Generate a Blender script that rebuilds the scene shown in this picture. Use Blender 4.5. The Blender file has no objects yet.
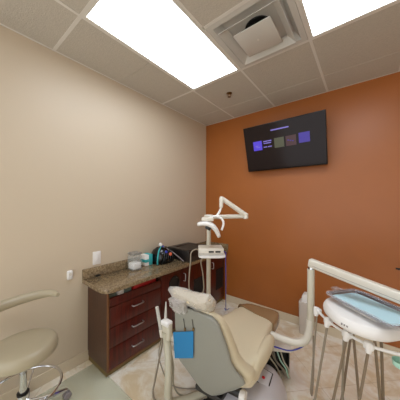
import bpy, bmesh, math, random
from mathutils import Vector, Matrix
random.seed(7)
SC = bpy.context.scene
COL = SC.collection
PI = math.pi
H = 2.825      # ceiling height
D = 2.837      # back wall
RX = 3.5       # right wall
FY = -1.5      # open front of the room

# ------------------------------------------------------------------ materials
def lin(c):
    return tuple(((v / 255) / 12.92 if v / 255 <= 0.04045 else (((v / 255) + 0.055) / 1.055) ** 2.4) for v in c)

def mat(name, rgb, rough=0.5, metal=0.0, spec=0.5, bump=0.0, bscale=200.0, var=0.0, vscale=8.0,
        coat=0.0, emit=None, estr=0.0, dark=None):
    m = bpy.data.materials.new(name); m.use_nodes = True
    nt = m.node_tree; b = nt.nodes['Principled BSDF']
    c = lin(rgb)
    b.inputs['Base Color'].default_value = (*c, 1)
    b.inputs['Roughness'].default_value = rough
    b.inputs['Metallic'].default_value = metal
    b.inputs['Specular IOR Level'].default_value = spec
    b.inputs['Coat Weight'].default_value = coat
    tc = nt.nodes.new('ShaderNodeTexCoord')
    if var or dark:
        n = nt.nodes.new('ShaderNodeTexNoise'); n.inputs['Scale'].default_value = vscale
        n.inputs['Detail'].default_value = 6
        nt.links.new(tc.outputs['Object'], n.inputs['Vector'])
        r = nt.nodes.new('ShaderNodeValToRGB')
        d = lin(dark) if dark else tuple(v * (1 - var) for v in c)
        r.color_ramp.elements[0].position = 0.35; r.color_ramp.elements[0].color = (*d, 1)
        r.color_ramp.elements[1].position = 0.65
        r.color_ramp.elements[1].color = (*(c if dark else tuple(min(1, v * (1 + var)) for v in c)), 1)
        nt.links.new(n.outputs['Fac'], r.inputs['Fac'])
        nt.links.new(r.outputs['Color'], b.inputs['Base Color'])
    if bump:
        n2 = nt.nodes.new('ShaderNodeTexNoise'); n2.inputs['Scale'].default_value = bscale
        n2.inputs['Detail'].default_value = 4
        nt.links.new(tc.outputs['Object'], n2.inputs['Vector'])
        bp = nt.nodes.new('ShaderNodeBump'); bp.inputs['Strength'].default_value = bump
        bp.inputs['Distance'].default_value = 0.004
        nt.links.new(n2.outputs['Fac'], bp.inputs['Height'])
        nt.links.new(bp.outputs['Normal'], b.inputs['Normal'])
    if emit:
        b.inputs['Emission Color'].default_value = (*lin(emit), 1)
        b.inputs['Emission Strength'].default_value = estr
    return m

def see_through(name, rgb, fac, rough=0.08, bump=0.0, bscale=40):
    m = bpy.data.materials.new(name); m.use_nodes = True
    nt = m.node_tree; out = nt.nodes['Material Output']; b = nt.nodes['Principled BSDF']
    b.inputs['Base Color'].default_value = (*lin(rgb), 1); b.inputs['Roughness'].default_value = rough
    t = nt.nodes.new('ShaderNodeBsdfTransparent'); mx = nt.nodes.new('ShaderNodeMixShader')
    mx.inputs['Fac'].default_value = fac
    nt.links.new(t.outputs[0], mx.inputs[1]); nt.links.new(b.outputs[0], mx.inputs[2])
    nt.links.new(mx.outputs[0], out.inputs['Surface'])
    if bump:
        tc = nt.nodes.new('ShaderNodeTexCoord')
        n2 = nt.nodes.new('ShaderNodeTexNoise'); n2.inputs['Scale'].default_value = bscale
        nt.links.new(tc.outputs['Object'], n2.inputs['Vector'])
        bp = nt.nodes.new('ShaderNodeBump'); bp.inputs['Strength'].default_value = bump
        bp.inputs['Distance'].default_value = 0.02
        nt.links.new(n2.outputs['Fac'], bp.inputs['Height'])
        nt.links.new(bp.outputs['Normal'], b.inputs['Normal'])
    return m

def wood_mat(name, c1, c2, rough=0.3):
    m = bpy.data.materials.new(name); m.use_nodes = True
    nt = m.node_tree; b = nt.nodes['Principled BSDF']; b.inputs['Roughness'].default_value = rough
    tc = nt.nodes.new('ShaderNodeTexCoord'); mp = nt.nodes.new('ShaderNodeMapping')
    mp.inputs['Scale'].default_value = (14, 14, 1.2)
    n = nt.nodes.new('ShaderNodeTexNoise'); n.inputs['Scale'].default_value = 3.2; n.inputs['Detail'].default_value = 8
    n.inputs['Distortion'].default_value = 0.8
    r = nt.nodes.new('ShaderNodeValToRGB')
    r.color_ramp.elements[0].position = 0.3; r.color_ramp.elements[0].color = (*lin(c1), 1)
    r.color_ramp.elements[1].position = 0.72; r.color_ramp.elements[1].color = (*lin(c2), 1)
    L = nt.links.new
    L(tc.outputs['Object'], mp.inputs['Vector']); L(mp.outputs[0], n.inputs['Vector'])
    L(n.outputs['Fac'], r.inputs['Fac']); L(r.outputs['Color'], b.inputs['Base Color'])
    return m

def granite_mat():
    m = bpy.data.materials.new('granite'); m.use_nodes = True
    nt = m.node_tree; b = nt.nodes['Principled BSDF']; b.inputs['Roughness'].default_value = 0.16
    tc = nt.nodes.new('ShaderNodeTexCoord')
    v = nt.nodes.new('ShaderNodeTexVoronoi'); v.inputs['Scale'].default_value = 150
    n = nt.nodes.new('ShaderNodeTexNoise'); n.inputs['Scale'].default_value = 55; n.inputs['Detail'].default_value = 8
    r = nt.nodes.new('ShaderNodeValToRGB'); e = r.color_ramp.elements
    e[0].position = 0.25; e[0].color = (*lin((74, 58, 40)), 1)
    e[1].position = 0.75; e[1].color = (*lin((172, 152, 122)), 1)
    x = e.new(0.5); x.color = (*lin((136, 115, 86)), 1)
    mx = nt.nodes.new('ShaderNodeMix'); mx.data_type = 'FLOAT'; mx.inputs[0].default_value = 0.28
    L = nt.links.new
    L(tc.outputs['Object'], v.inputs['Vector']); L(tc.outputs['Object'], n.inputs['Vector'])
    L(n.outputs['Fac'], mx.inputs[2]); L(v.outputs['Color'], mx.inputs[3])
    L(mx.outputs[0], r.inputs['Fac']); L(r.outputs['Color'], b.inputs['Base Color'])
    return m

def floor_mat_tiles():
    m = bpy.data.materials.new('travertine_tiles'); m.use_nodes = True
    nt = m.node_tree; b = nt.nodes['Principled BSDF']; b.inputs['Roughness'].default_value = 0.22
    L = nt.links.new
    tc = nt.nodes.new('ShaderNodeTexCoord')
    mp = nt.nodes.new('ShaderNodeMapping')
    # tiles of 45.7 cm laid on the diagonal
    mp.inputs['Rotation'].default_value = (0, 0, -PI / 4)
    mp.inputs['Location'].default_value = (-3.147, 0.357, 0)
    L(tc.outputs['Object'], mp.inputs['Vector'])
    br = nt.nodes.new('ShaderNodeTexBrick'); br.offset = 0.0; br.squash = 1.0
    br.inputs['Scale'].default_value = 1.0
    br.inputs['Brick Width'].default_value = 0.457; br.inputs['Row Height'].default_value = 0.457
    br.inputs['Mortar Size'].default_value = 0.0025; br.inputs['Mortar Smooth'].default_value = 0.3
    br.inputs['Bias'].default_value = 0.0
    br.inputs['Color1'].default_value = (*lin((248, 242, 228)), 1)
    br.inputs['Color2'].default_value = (*lin((252, 247, 236)), 1)
    br.inputs['Mortar'].default_value = (*lin((222, 210, 188)), 1)
    L(mp.outputs[0], br.inputs['Vector'])
    n = nt.nodes.new('ShaderNodeTexNoise'); n.inputs['Scale'].default_value = 3.5; n.inputs['Detail'].default_value = 9
    n.inputs['Roughness'].default_value = 0.65; n.inputs['Distortion'].default_value = 1.2
    L(tc.outputs['Object'], n.inputs['Vector'])
    r = nt.nodes.new('ShaderNodeValToRGB'); e = r.color_ramp.elements
    e[0].position = 0.38; e[0].color = (*lin((228, 210, 180)), 1)
    e[1].position = 0.6; e[1].color = (1, 1, 1, 1)
    L(n.outputs['Fac'], r.inputs['Fac'])
    mx = nt.nodes.new('ShaderNodeMix'); mx.data_type = 'RGBA'; mx.blend_type = 'MULTIPLY'; mx.inputs[0].default_value = 0.9
    L(br.outputs['Color'], mx.inputs[6]); L(r.outputs['Color'], mx.inputs[7])
    L(mx.outputs[2], b.inputs['Base Color'])
    return m

M = {}
M['wall'] = mat('beige_paint', (207, 190, 166), 0.45, bump=0.05, bscale=350)
M['terra'] = mat('terracotta_paint', (164, 94, 38), 0.4, bump=0.06, bscale=300, var=0.03, vscale=3)
M['base'] = mat('cream_baseboard', (214, 198, 172), 0.4)
M['tile'] = mat('ceiling_tile', (196, 188, 175), 0.95, spec=0.1, bump=0.7, bscale=120, var=0.05, vscale=120)
M['tee'] = mat('grid_metal', (222, 217, 208), 0.5)
M['plenum'] = mat('plenum', (60, 58, 55), 0.9)
M['floor'] = floor_mat_tiles()
M['lens'] = mat('light_lens', (245, 247, 250), 0.6, emit=(234, 244, 255), estr=7.5)
M['white_metal'] = mat('white_enamel', (226, 222, 212), 0.4)
M['vent'] = mat('vent_enamel', (204, 200, 192), 0.5)
M['black'] = mat('black_plastic', (16, 16, 17), 0.35)
M['blackgloss'] = mat('black_gloss', (10, 10, 12), 0.12)
M['chrome'] = mat('chrome', (220, 220, 222), 0.12, metal=1.0)
M['tray_steel'] = mat('tray_steel', (158, 157, 172), 0.16, metal=1.0)
M['steel'] = mat('brushed_steel', (200, 200, 202), 0.3, metal=1.0)
M['brass'] = mat('aged_brass', (130, 105, 70), 0.35, metal=1.0)
M['wood'] = wood_mat('cherry_laminate', (58, 14, 8), (94, 28, 16), 0.28)
M['wood_side'] = wood_mat('cherry_laminate_side', (64, 36, 22), (82, 48, 30), 0.3)
M['wood_edge'] = mat('cabinet_edge', (116, 74, 42), 0.5)
M['plinth'] = mat('olive_plinth', (122, 104, 62), 0.6)
M['granite'] = granite_mat()
M['inside'] = mat('drawer_inside', (60, 40, 32), 0.6)
M['red'] = mat('red_card', (170, 22, 24), 0.4)
M['vinyl'] = mat('cream_vinyl', (212, 199, 170), 0.38, bump=0.06, bscale=260)
M['vinyl_seat'] = mat('cream_vinyl_worn', (214, 201, 172), 0.36, bump=0.12, bscale=30)
M['shell'] = mat('grey_beige_shell', (143, 142, 133), 0.38)
M['toe'] = mat('tan_toe_cover', (150, 122, 88), 0.2, coat=0.4)
M['cream_metal'] = mat('cream_enamel', (216, 209, 195), 0.3)
M['pole'] = mat('cream_pole', (206, 199, 180), 0.35)
M['grey_cover'] = mat('lavender_grey_plastic', (204, 200, 204), 0.3)
M['dark'] = mat('dark_metal', (40, 38, 36), 0.5)
M['slot'] = mat('slot_black', (22, 20, 20), 0.7)
M['hose_cream'] = mat('cream_hose', (192, 186, 166), 0.4)
M['hose_grey'] = mat('grey_hose', (146, 134, 116), 0.4)
M['hose_brown'] = mat('taupe_hose', (128, 110, 88), 0.4)
M['blue_tube'] = mat('blue_tubing', (66, 72, 168), 0.35)
M['paper_blue'] = mat('blue_paper', (34, 126, 182), 0.7)
M['liner'] = mat('pale_blue_paper', (190, 224, 234), 0.75, bump=0.05, bscale=300)
M['white_plastic'] = mat('white_plastic', (236, 232, 228), 0.28)
M['off_white'] = mat('off_white_plastic', (222, 214, 200), 0.35)
M['bin'] = mat('bin_plastic', (214, 204, 194), 0.4)
M['wrap'] = see_through('clear_wrap', (235, 238, 244), 0.27, 0.06, bump=0.9, bscale=60)
M['sleeve'] = see_through('clear_sleeve', (222, 216, 210), 0.42, 0.1, bump=0.9, bscale=45)
M['glass'] = see_through('jar_glass', (215, 225, 225), 0.22, 0.03)
M['lid_glass'] = see_through('lid_glass', (150, 150, 146), 0.6, 0.1)
M['mat'] = see_through('vinyl_mat', (224, 228, 206), 0.34, 0.2)
M['clear_tip'] = see_through('clear_plastic', (228, 226, 218), 0.65, 0.15)
M['cotton'] = mat('cotton', (244, 240, 236), 0.9)
M['teal'] = mat('teal_card', (60, 176, 178), 0.5)
M['mint'] = mat('mint_plastic', (178, 222, 204), 0.35)
M['printer'] = mat('printer_black', (30, 26, 24), 0.35)
M['printer_top'] = mat('printer_top', (52, 44, 38), 0.4)
M['stool'] = mat('putty_vinyl', (176, 164, 138), 0.35, bump=0.05, bscale=260)
M['screen'] = mat('tv_screen', (26, 18, 17), 0.14, spec=0.18, emit=(40, 27, 24), estr=0.25)
M['bezel'] = mat('tv_bezel', (14, 13, 13), 0.3, spec=0.25)
def glow(n, c, s): return mat(n, (10, 10, 10), 0.3, emit=c, estr=s)
M['g_violet'] = glow('icon_violet', (92, 70, 235), 0.75)
M['g_lilac'] = glow('icon_lilac', (150, 135, 235), 0.7)
M['g_olive'] = glow('icon_olive', (98, 98, 70), 0.55)
M['g_maroon'] = glow('icon_maroon', (84, 34, 40), 0.55)
M['g_purple'] = glow('icon_purple', (70, 44, 180), 0.6)
M['grey_mark'] = mat('grey_mark', (140, 132, 134), 0.5)
M['orange'] = mat('orange_plastic', (214, 96, 60), 0.4)
M['cobalt'] = mat('cobalt_plastic', (44, 60, 170), 0.4)
M['red_led'] = mat('red_button', (206, 30, 40), 0.3)
M['teal_grey'] = mat('grey_green_pack', (110, 128, 122), 0.5)

# ------------------------------------------------------------------ shape helpers
class B:
    """collects shapes in world coordinates, then links ONE mesh"""
    def __init__(s): s.bm = bmesh.new()
    def box(s, x0, x1, y0, y1, z0, z1, bev=0.0, seg=2, rot=None, piv=None):
        vs = [s.bm.verts.new((x, y, z)) for x in (x0, x1) for y in (y0, y1) for z in (z0, z1)]
        F = [(0, 1, 3, 2), (4, 6, 7, 5), (0, 4, 5, 1), (2, 3, 7, 6), (0, 2, 6, 4), (1, 5, 7, 3)]
        fs = [s.bm.faces.new([vs[i] for i in f]) for f in F]
        if bev:
            es = list({e for f in fs for e in f.edges})
            r = bmesh.ops.bevel(s.bm, geom=es, offset=bev, segments=seg, profile=0.5, affect='EDGES')
            vs = list({v for f in r['faces'] for v in f.verts} | {v for v in vs if v.is_valid})
        if rot is not None:
            p = Vector(piv)
            for v in vs: v.co = p + rot @ (v.co - p)
        return s
    def obox(s, c, ax, half, bev=0.0, seg=2):
        """oriented box: centre, three axes, half sizes"""
        m = Matrix([Vector(a).normalized() for a in ax]).transposed()
        return s.box(c[0] - half[0], c[0] + half[0], c[1] - half[1], c[1] + half[1], c[2] - half[2], c[2] + half[2], bev, seg, m, c)
    def loft(s, rows, cap=True):
        R = [[s.bm.verts.new(p) for p in r] for r in rows]
        n = len(R[0])
        for a, b in zip(R, R[1:]):
            for i in range(n):
                j = (i + 1) % n
                s.bm.faces.new((a[i], a[j], b[j], b[i]))
        if cap:
            s.bm.faces.new(list(reversed(R[0]))); s.bm.faces.new(R[-1])
        return s
    def tube(s, pts, r, seg=10, sub=6, cap=True, closed=False, flat=None):
        P = [Vector(p) for p in pts]
        rr = r if isinstance(r, (list, tuple)) else [r] * len(P)
        Q, W = [], []
        if sub > 1:
            n = len(P)
            rng = n if closed else n - 1
            for i in range(rng):
                if closed: p0, p1, p2, p3 = P[(i - 1) % n], P[i], P[(i + 1) % n], P[(i + 2) % n]
                else: p0, p1, p2, p3 = P[max(i - 1, 0)], P[i], P[i + 1], P[min(i + 2, n - 1)]
                for k in range(sub):
                    t = k / sub
                    Q.append(0.5 * ((2 * p1) + (p2 - p0) * t + (2 * p0 - 5 * p1 + 4 * p2 - p3) * t * t + (3 * p1 - p0 - 3 * p2 + p3) * t ** 3))
                    W.append(rr[i] * (1 - t) + rr[(i + 1) % n] * t)
            if not closed: Q.append(P[-1]); W.append(rr[-1])
        else: Q, W = P, list(rr)
        rows = []; N = None; m = len(Q)
        for i, q in enumerate(Q):
            if closed: T = (Q[(i + 1) % m] - Q[i - 1]).normalized()
            else: T = (Q[min(i + 1, m - 1)] - Q[max(i - 1, 0)]).normalized()
            if N is None:
                N = T.cross(Vector((0, 0, 1)))
                if N.length < 1e-3: N = T.cross(Vector((1, 0, 0)))
                N.normalize()
            else:
                N = (N - T * N.dot(T)).normalized()
            Bn = T.cross(N)
            fx, fy = flat if flat else (1, 1)
            rows.append([q + (N * math.cos(2 * PI * k / seg) * fx + Bn * math.sin(2 * PI * k / seg) * fy) * W[i] for k in range(seg)])
        if closed: s.loft(rows + [rows[0]], cap=False); bmesh.ops.remove_doubles(s.bm, verts=s.bm.verts, dist=1e-6)
        else: s.loft(rows, cap)
        return s
    def lathe(s, c, prof, seg=28, axis=None):
        """prof: (radius, height) from bottom to top about c"""
        rot = Vector((0, 0, 1)).rotation_difference(Vector(axis)).to_matrix() if axis else Matrix.Identity(3)
        c = Vector(c)
        s.loft([[c + rot @ Vector((max(r, 1e-4) * math.cos(2 * PI * k / seg), max(r, 1e-4) * math.sin(2 * PI * k / seg), z)) for k in range(seg)] for r, z in prof])
        return s
    def prism(s, poly, z0, z1, bev=0.0):
        lo = [s.bm.verts.new((x, y, z0)) for x, y in poly]; hi = [s.bm.verts.new((x, y, z1)) for x, y in poly]
        n = len(poly)
        fs = [s.bm.faces.new(list(reversed(lo))), s.bm.faces.new(hi)]
        fs += [s.bm.faces.new((lo[i], lo[(i + 1) % n], hi[(i + 1) % n], hi[i])) for i in range(n)]
        if bev:
            es = list({e for f in fs[:2] for e in f.edges})
            bmesh.ops.bevel(s.bm, geom=es, offset=bev, segments=2, profile=0.5, affect='EDGES')
        return s
    def quad(s, pts): s.bm.faces.new([s.bm.verts.new(p) for p in pts]); return s

def se(n, a, b, k=24, ang0=0.0):
    """superellipse outline"""
    out = []
    for i in range(k):
        t = 2 * PI * i / k + ang0
        c, sn = math.cos(t), math.sin(t)
        out.append((a * math.copysign(abs(c) ** (2 / n), c), b * math.copysign(abs(sn) ** (2 / n), sn)))
    return out

def wpos(o):
    p = Vector((0, 0, 0))
    while o is not None: p += o.location; o = o.parent
    return p

def put(name, b, m, parent=None, smooth=True, sharp=35):
    me = bpy.data.meshes.new(name)
    bmesh.ops.recalc_face_normals(b.bm, faces=b.bm.faces)
    if parent is None:
        xs = [v.co for v in b.bm.verts]
        org = Vector(((min(v.x for v in xs) + max(v.x for v in xs)) / 2, (min(v.y for v in xs) + max(v.y for v in xs)) / 2, min(v.z for v in xs)))
        loc = org
    else:
        org = wpos(parent); loc = Vector((0, 0, 0))
    for v in b.bm.verts: v.co -= org
    b.bm.to_mesh(me); b.bm.free()
    me.materials.append(M[m] if isinstance(m, str) else m)
    if smooth:
        for p in me.polygons: p.use_smooth = True
        me.set_sharp_from_angle(angle=math.radians(sharp))
    o = bpy.data.objects.new(name, me); COL.objects.link(o)
    o.location = loc; o.parent = parent
    return o

def tag(o, label, cat, group=None):
    o['label'] = label; o['category'] = cat
    if group: o['group'] = group
    return o

def thing(name, loc, label, cat, group=None):
    o = bpy.data.objects.new(name, None); COL.objects.link(o); o.location = loc
    o.empty_display_size = 0.05
    return tag(o, label, cat, group)

def struct(name, b, m, smooth=False):
    # the setting keeps its origin at the world origin so that tile patterns stay put
    me = bpy.data.meshes.new(name); bmesh.ops.recalc_face_normals(b.bm, faces=b.bm.faces)
    b.bm.to_mesh(me); b.bm.free(); me.materials.append(M[m])
    o = bpy.data.objects.new(name, me); COL.objects.link(o); o['kind'] = 'structure'
    return o

def copy_tree(root, loc):
    r = root.copy(); COL.objects.link(r); r.location = loc
    for ch in [c for c in root.children]:
        k = ch.copy(); COL.objects.link(k); k.parent = r
        for g in [c for c in ch.children]:
            q = g.copy(); COL.objects.link(q); q.parent = k
    return r

def bez(p0, p1, p2, n=8):
    p0, p1, p2 = Vector(p0), Vector(p1), Vector(p2)
    return [(1 - t) ** 2 * p0 + 2 * t * (1 - t) * p1 + t * t * p2 for t in [i / n for i in range(n + 1)]]

# ------------------------------------------------------------------ room
struct('floor', B().box(-0.1, RX + 0.1, FY, D + 0.1, -0.06, 0), 'floor')
struct('wall_left', B().box(-0.1, 0, FY, D + 0.1, 0, H + 0.3), 'wall')
struct('wall_back', B().box(0, RX + 0.1, D, D + 0.1, 0, H + 0.3), 'terra')
struct('wall_right', B().box(RX, RX + 0.1, FY, D, 0, H + 0.3), 'wall')
struct('baseboard_left', B().box(0, 0.014, FY, 0.935, 0, 0.098, 0.004), 'base')
struct('baseboard_back', B().box(0.40, RX, D - 0.014, D, 0, 0.098, 0.004), 'base')
struct('baseboard_right', B().box(RX - 0.014, RX, FY, D - 0.014, 0, 0.098, 0.004), 'base')
GX = [0, .541, 1.151, 1.761, 2.371, 2.981, RX]
GY = [FY, -.587, .633, 1.853, D]
cb = B()
for i in range(6):
    for j in range(4):
        x0, x1, y0, y1 = GX[i], GX[i + 1], GY[j], GY[j + 1]
        if j == 2 and i in (1, 3): continue
        ys = []
        if j in (1, 2): ys = [(y0, (y0 + y1) / 2), ((y0 + y1) / 2, y1)]
        elif j == 3: ys = [(y0, y0 + .61), (y0 + .61, y1)]
        else: ys = [(y0, y1)]
        if j == 2 and i == 2: ys = ys[:1]
        for a, b_ in ys: cb.box(x0 + .003, x1 - .003, a + .0015, b_ - .0015, H - .004, H + .015, 0.003, 1)
cb.box(-0.1, RX + .1, FY, D + .1, H + .25, H + .3)  # unseen slab above the tiles, added to keep world light out
struct('ceiling', cb, 'tile')
gb = B()
for x in GX[1:-1]: gb.box(x - .011, x + .011, FY, D, H - .006, H + .03)
for y in GY[1:-1]:
    gb.box(0, RX, y - .012, y + .012, H - .0061, H + .03)
gb.box(1.151, 1.761, 1.243 - .012, 1.243 + .012, H - .006, H + .03)
gb.box(0, .02, FY, D, H - .005, H + .002); gb.box(0, RX, D - .02, D, H - .005, H + .002)
struct('trim_1', gb, 'tee')

# troffers
def troffer(x0, x1, y0, y1, label):
    t = thing('ceiling_light', ((x0 + x1) / 2, (y0 + y1) / 2, H), label, 'light', 'fluorescent ceiling panels')
    f = B()
    for (a, b_, c, d) in ((x0 + .012, x0 + .026, y0 + .012, y1 - .012), (x1 - .026, x1 - .012, y0 + .012, y1 - .012),
                          (x0 + .026, x1 - .026, y0 + .012, y0 + .026), (x0 + .026, x1 - .026, y1 - .026, y1 - .012)):
        f.box(a, b_, c, d, H - .007, H + .01)
    put('frame', f, 'white_metal', t)
    put('housing', B().box(x0 + .013, x1 - .013, y0 + .013, y1 - .013, H + .012, H + .1), 'white_metal', t)
    put('lens', B().box(x0 + .026, x1 - .026, y0 + .026, y1 - .026, H - .001, H + .006), 'lens', t)
troffer(GX[1], GX[2], GY[2], GY[3], 'glowing rectangular ceiling light left of the air vent, nearest the beige wall')
troffer(GX[3], GX[4], GY[2], GY[3], 'glowing rectangular ceiling light right of the air vent, in the top right corner')

# air diffuser: pan, two nested rings, hanging plate
vx, vy = (GX[2] + GX[3]) / 2, 1.548
t = thing('air_vent', (vx, vy, H), 'square stepped air diffuser in the ceiling between the two lights', 'vent')
def sqframe(b, ho, hi, zo, zi, th=.004):
    rows = []
    for h, z in ((ho, zo), (hi, zi), (hi, zi + th), (ho, zo + th), (ho, zo)):
        rows.append([(vx - h, vy - h, z), (vx + h, vy - h, z), (vx + h, vy + h, z), (vx - h, vy + h, z)])
    b.loft(rows, cap=False); bmesh.ops.remove_doubles(b.bm, verts=b.bm.verts, dist=1e-6)
b = B(); sqframe(b, .292, .252, H - .006, H - .006); sqframe(b, .252, .21, H - .004, H + .05); sqframe(b, .21, .01, H + .05, H + .056)
put('pan', b, 'vent', t, smooth=False)
b = B(); sqframe(b, .222, .172, H - .036, H + .006); put('louver', b, 'vent', t, smooth=False)
put('plate', B().box(vx - .142, vx + .142, vy - .142, vy + .142, H - .044, H - .036, .003), 'vent', t)
put('duct_neck', B().lathe((vx, vy, H + .045), [(.0, 0), (.098, .001), (.10, .003), (.10, .012), (.0, .013)]), 'black', t)
put('screw', B().lathe((vx, vy, H - .047), [(.009, 0), (.009, .004)], 12), 'tee', t)
for sx in (-.1, .1): put('hanger', B().tube([(vx + sx, vy, H - .04), (vx + sx, vy, H + .055)], .004, 6, 1), 'tee', t)

t = thing('sprinkler', (.84, 2.163, H), 'small brass fire sprinkler head in a ceiling tile', 'sprinkler')
put('escutcheon', B().lathe((.84, 2.163, H - .012), [(.016, 0), (.034, .008), (.036, .0125)]), 'brass', t)
b = B().tube([(.828, 2.163, H - .012), (.822, 2.163, H - .03), (.84, 2.163, H - .045), (.858, 2.163, H - .03), (.852, 2.163, H - .012)], .003, 6)
put('frame', b, 'brass', t)
put('deflector', B().lathe((.84, 2.163, H - .05), [(.017, 0), (.02, .002), (.006, .006)], 16), 'brass', t)

# ------------------------------------------------------------------ wall fittings
t = thing('light_switch', (0, 1.008, .967), 'white rocker switch plate on the beige wall above the counter end', 'switch')
put('plate', B().box(0, .008, .969, 1.048, .903, 1.032, .003), 'white_plastic', t)
put('rocker', B().box(.006, .013, .990, 1.027, .930, 1.004, .003), 'white_plastic', t)
t = thing('wall_bracket', (0, .762, .866), 'small white capsule fitting on the beige wall left of the counter', 'wall fitting')
put('body', B().box(0, .028, .738, .786, .822, .905, .012, 3), 'white_plastic', t)
put('cap', B().lathe((.026, .762, .872), [(.014, 0), (.012, .006), (0, .007)], 14, (1, 0, 0)), 'off_white', t)
t = thing('wall_hook', (2.36, D, .876), 'small dark hook on the terracotta wall at the right edge', 'hook')
put('plate', B().box(2.348, 2.385, D - .006, D, .868, .884, .002), 'dark', t)
put('prong', B().tube([(2.365, D - .004, .876), (2.365, D - .03, .872), (2.365, D - .036, .885)], .004, 8), 'dark', t)

# TV, tipped towards the chair
TL = Vector((.823, 2.55, 2.512)); tilt = Vector((0, .167, -.541)).normalized()
tx = Vector((1, 0, 0)); tn = tx.cross(tilt).normalized()
if tn.y > 0: tn = -tn            # out of the screen, towards the room
TW, TH = .955, .582
def tvp(u, v, d=0): return TL + tx * u + tilt * v + tn * d
tc_ = tvp(TW / 2, TH / 2)
t = thing('television', (tc_.x, D, tc_.z), 'black flat television tilted down on the terracotta wall', 'television')
put('casing', B().obox(tvp(TW / 2, TH / 2, -.022), (tx, tilt, tn), (TW / 2, TH / 2, .02), .006), 'bezel', t)
put('screen', B().obox(tvp(TW / 2, TH / 2 - .004, -.0005), (tx, tilt, tn), (TW / 2 - .009, TH / 2 - .014, .001)), 'screen', t)
put('back_bulge', B().obox(tvp(TW / 2, TH * .62, -.055), (tx, tilt, tn), (TW * .33, TH * .27, .02), .01), 'bezel', t)
b = B().box(tc_.x - .1, tc_.x + .1, D - .02, D, tc_.z - .12, tc_.z + .12, .003)
b.tube([(tc_.x, D - .01, tc_.z), tuple(tvp(TW / 2, TH / 2, -.06))], .025, 8, 1)
put('wall_mount', b, 'dark', t)
cx_ = [.178, .30, .452, .59, .735]; cm = ['g_violet', 'g_lilac', 'g_olive', 'g_maroon', 'g_purple']
def flat(u0, u1, v0, v1): return B().obox(tvp((u0 + u1) / 2, (v0 + v1) / 2, .0012), (tx, tilt, tn), ((u1 - u0) / 2, (v1 - v0) / 2, .0006))
for k, (u, m_) in enumerate(zip(cx_, cm)):
    if k == 1:
        b = flat(.255, .36, .205, .214)
        for q, (a, c) in enumerate(((.255, .31), (.32, .36), (.26, .355), (.255, .30), (.31, .36))):
            vv = .205 + q * .0 if q < 0 else .20 + (0, 0, .024, .07, .07)[q]
            b.obox(tvp((a + c) / 2, vv + .012, .0012), (tx, tilt, tn), ((c - a) / 2, .006, .0006))
        i_ = put('icon', b, m_, t, smooth=False)
    else:
        i_ = put('icon', flat(u - .058, u + .058, .195 - (.008 if k == 4 else 0), .312 - (.012 if k == 4 else 0)), m_, t, smooth=False)
    if k == 0:
        b = flat(.148, .208, .232, .239)
        b.obox(tvp(.168, .255, .0014), (tx, tilt, tn), (.02, .005, .0008))
        b.obox(tvp(.183, .272, .0014), (tx, tilt, tn), (.025, .004, .0008))
        put('icon_mark', b, 'g_lilac', i_, smooth=False)
    if k == 3:
        b = B()
        for a in (.56, .585, .61): b.obox(tvp(a, .245 + (a - .56) * .3, .0014), (tx, tilt, tn), (.008, .006, .0008))
        put('icon_mark', b, 'g_purple', i_, smooth=False)
put('headline', flat(.362, .575, .086, .100), 'g_lilac', t, smooth=False)

# ------------------------------------------------------------------ casework on the left wall
XF = .375
def handle_h(b, y0, y1, z):
    b.tube([(XF, y0, z), (XF + .026, y0 + .004, z), (XF + .03, (y0 + y1) / 2, z), (XF + .026, y1 - .004, z), (XF, y1, z)], .0055, 8, 4)
    return b
def handle_v(b, y, z0, z1):
    b.tube([(XF, y, z0), (XF + .026, y, z0 + .004), (XF + .03, y, (z0 + z1) / 2), (XF + .026, y, z1 - .004), (XF, y, z1)], .0055, 8, 4)
    return b
t = thing('drawer_cabinet', (.19, 1.22, 0), 'dark cherry four-drawer base cabinet at the near end of the counter', 'cabinet')
b = B().box(0.002, .018, .925, 1.525, .05, .748).box(.018, XF - .019, .925, .942, .05, .748)
b.box(.018, XF - .019, 1.507, 1.525, .05, .748).box(.018, XF - .019, .942, 1.507, .05, .068)
put('body', b, 'wood_side', t, smooth=False)
put('plinth', B().box(.003, XF - .03, .93, 1.525, 0, .05), 'plinth', t, smooth=False)
put('edge_band', B().box(XF - .019, XF, .925, .939, .06, .748).box(XF - .019, XF, .925, 1.52, .05, .062), 'wood_edge', t, smooth=False)
for z0, z1 in ((.428, .604), (.250, .422), (.066, .244)):
    d = put('drawer', B().box(XF - .018, XF, .942, 1.52, z0, z1, .002), 'wood', t)
    put('handle', handle_h(B(), 1.165, 1.285, {.428: .545, .25: .352, .066: .166}[z0]), 'steel', d)
b = B().box(XF - .018, XF, .942, 1.52, .610, .684, .002).box(.03, XF - .018, .944, .956, .62, .684).box(.03, XF - .018, 1.488, 1.5, .62, .684)
b.box(.03, XF - .018, .944, 1.5, .612, .622).box(.03, .042, .944, 1.5, .62, .684)
put('drawer', b, 'wood', t)
# contents of the shallow top drawer
tag(put('red_box', B().box(.11, .352, 1.20, 1.47, .624, .722, .004), 'red'), 'red box lying in the open top drawer of the cabinet', 'box')
tag(put('packet', B().box(.22, .33, .96, 1.038, .624, .702, .012), 'teal_grey'), 'grey-green packet in the open top drawer, nearest the cabinet end', 'packet', 'packets in the top drawer')
tag(put('packet', B().box(.20, .34, 1.045, 1.105, .624, .712, .012), 'cotton'), 'white packet in the open top drawer between two grey-green ones', 'packet', 'packets in the top drawer')
tag(put('packet', B().box(.20, .335, 1.112, 1.19, .624, .706, .012), 'teal_grey'), 'grey-green packet in the open top drawer, next to the red box', 'packet', 'packets in the top drawer')

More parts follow.
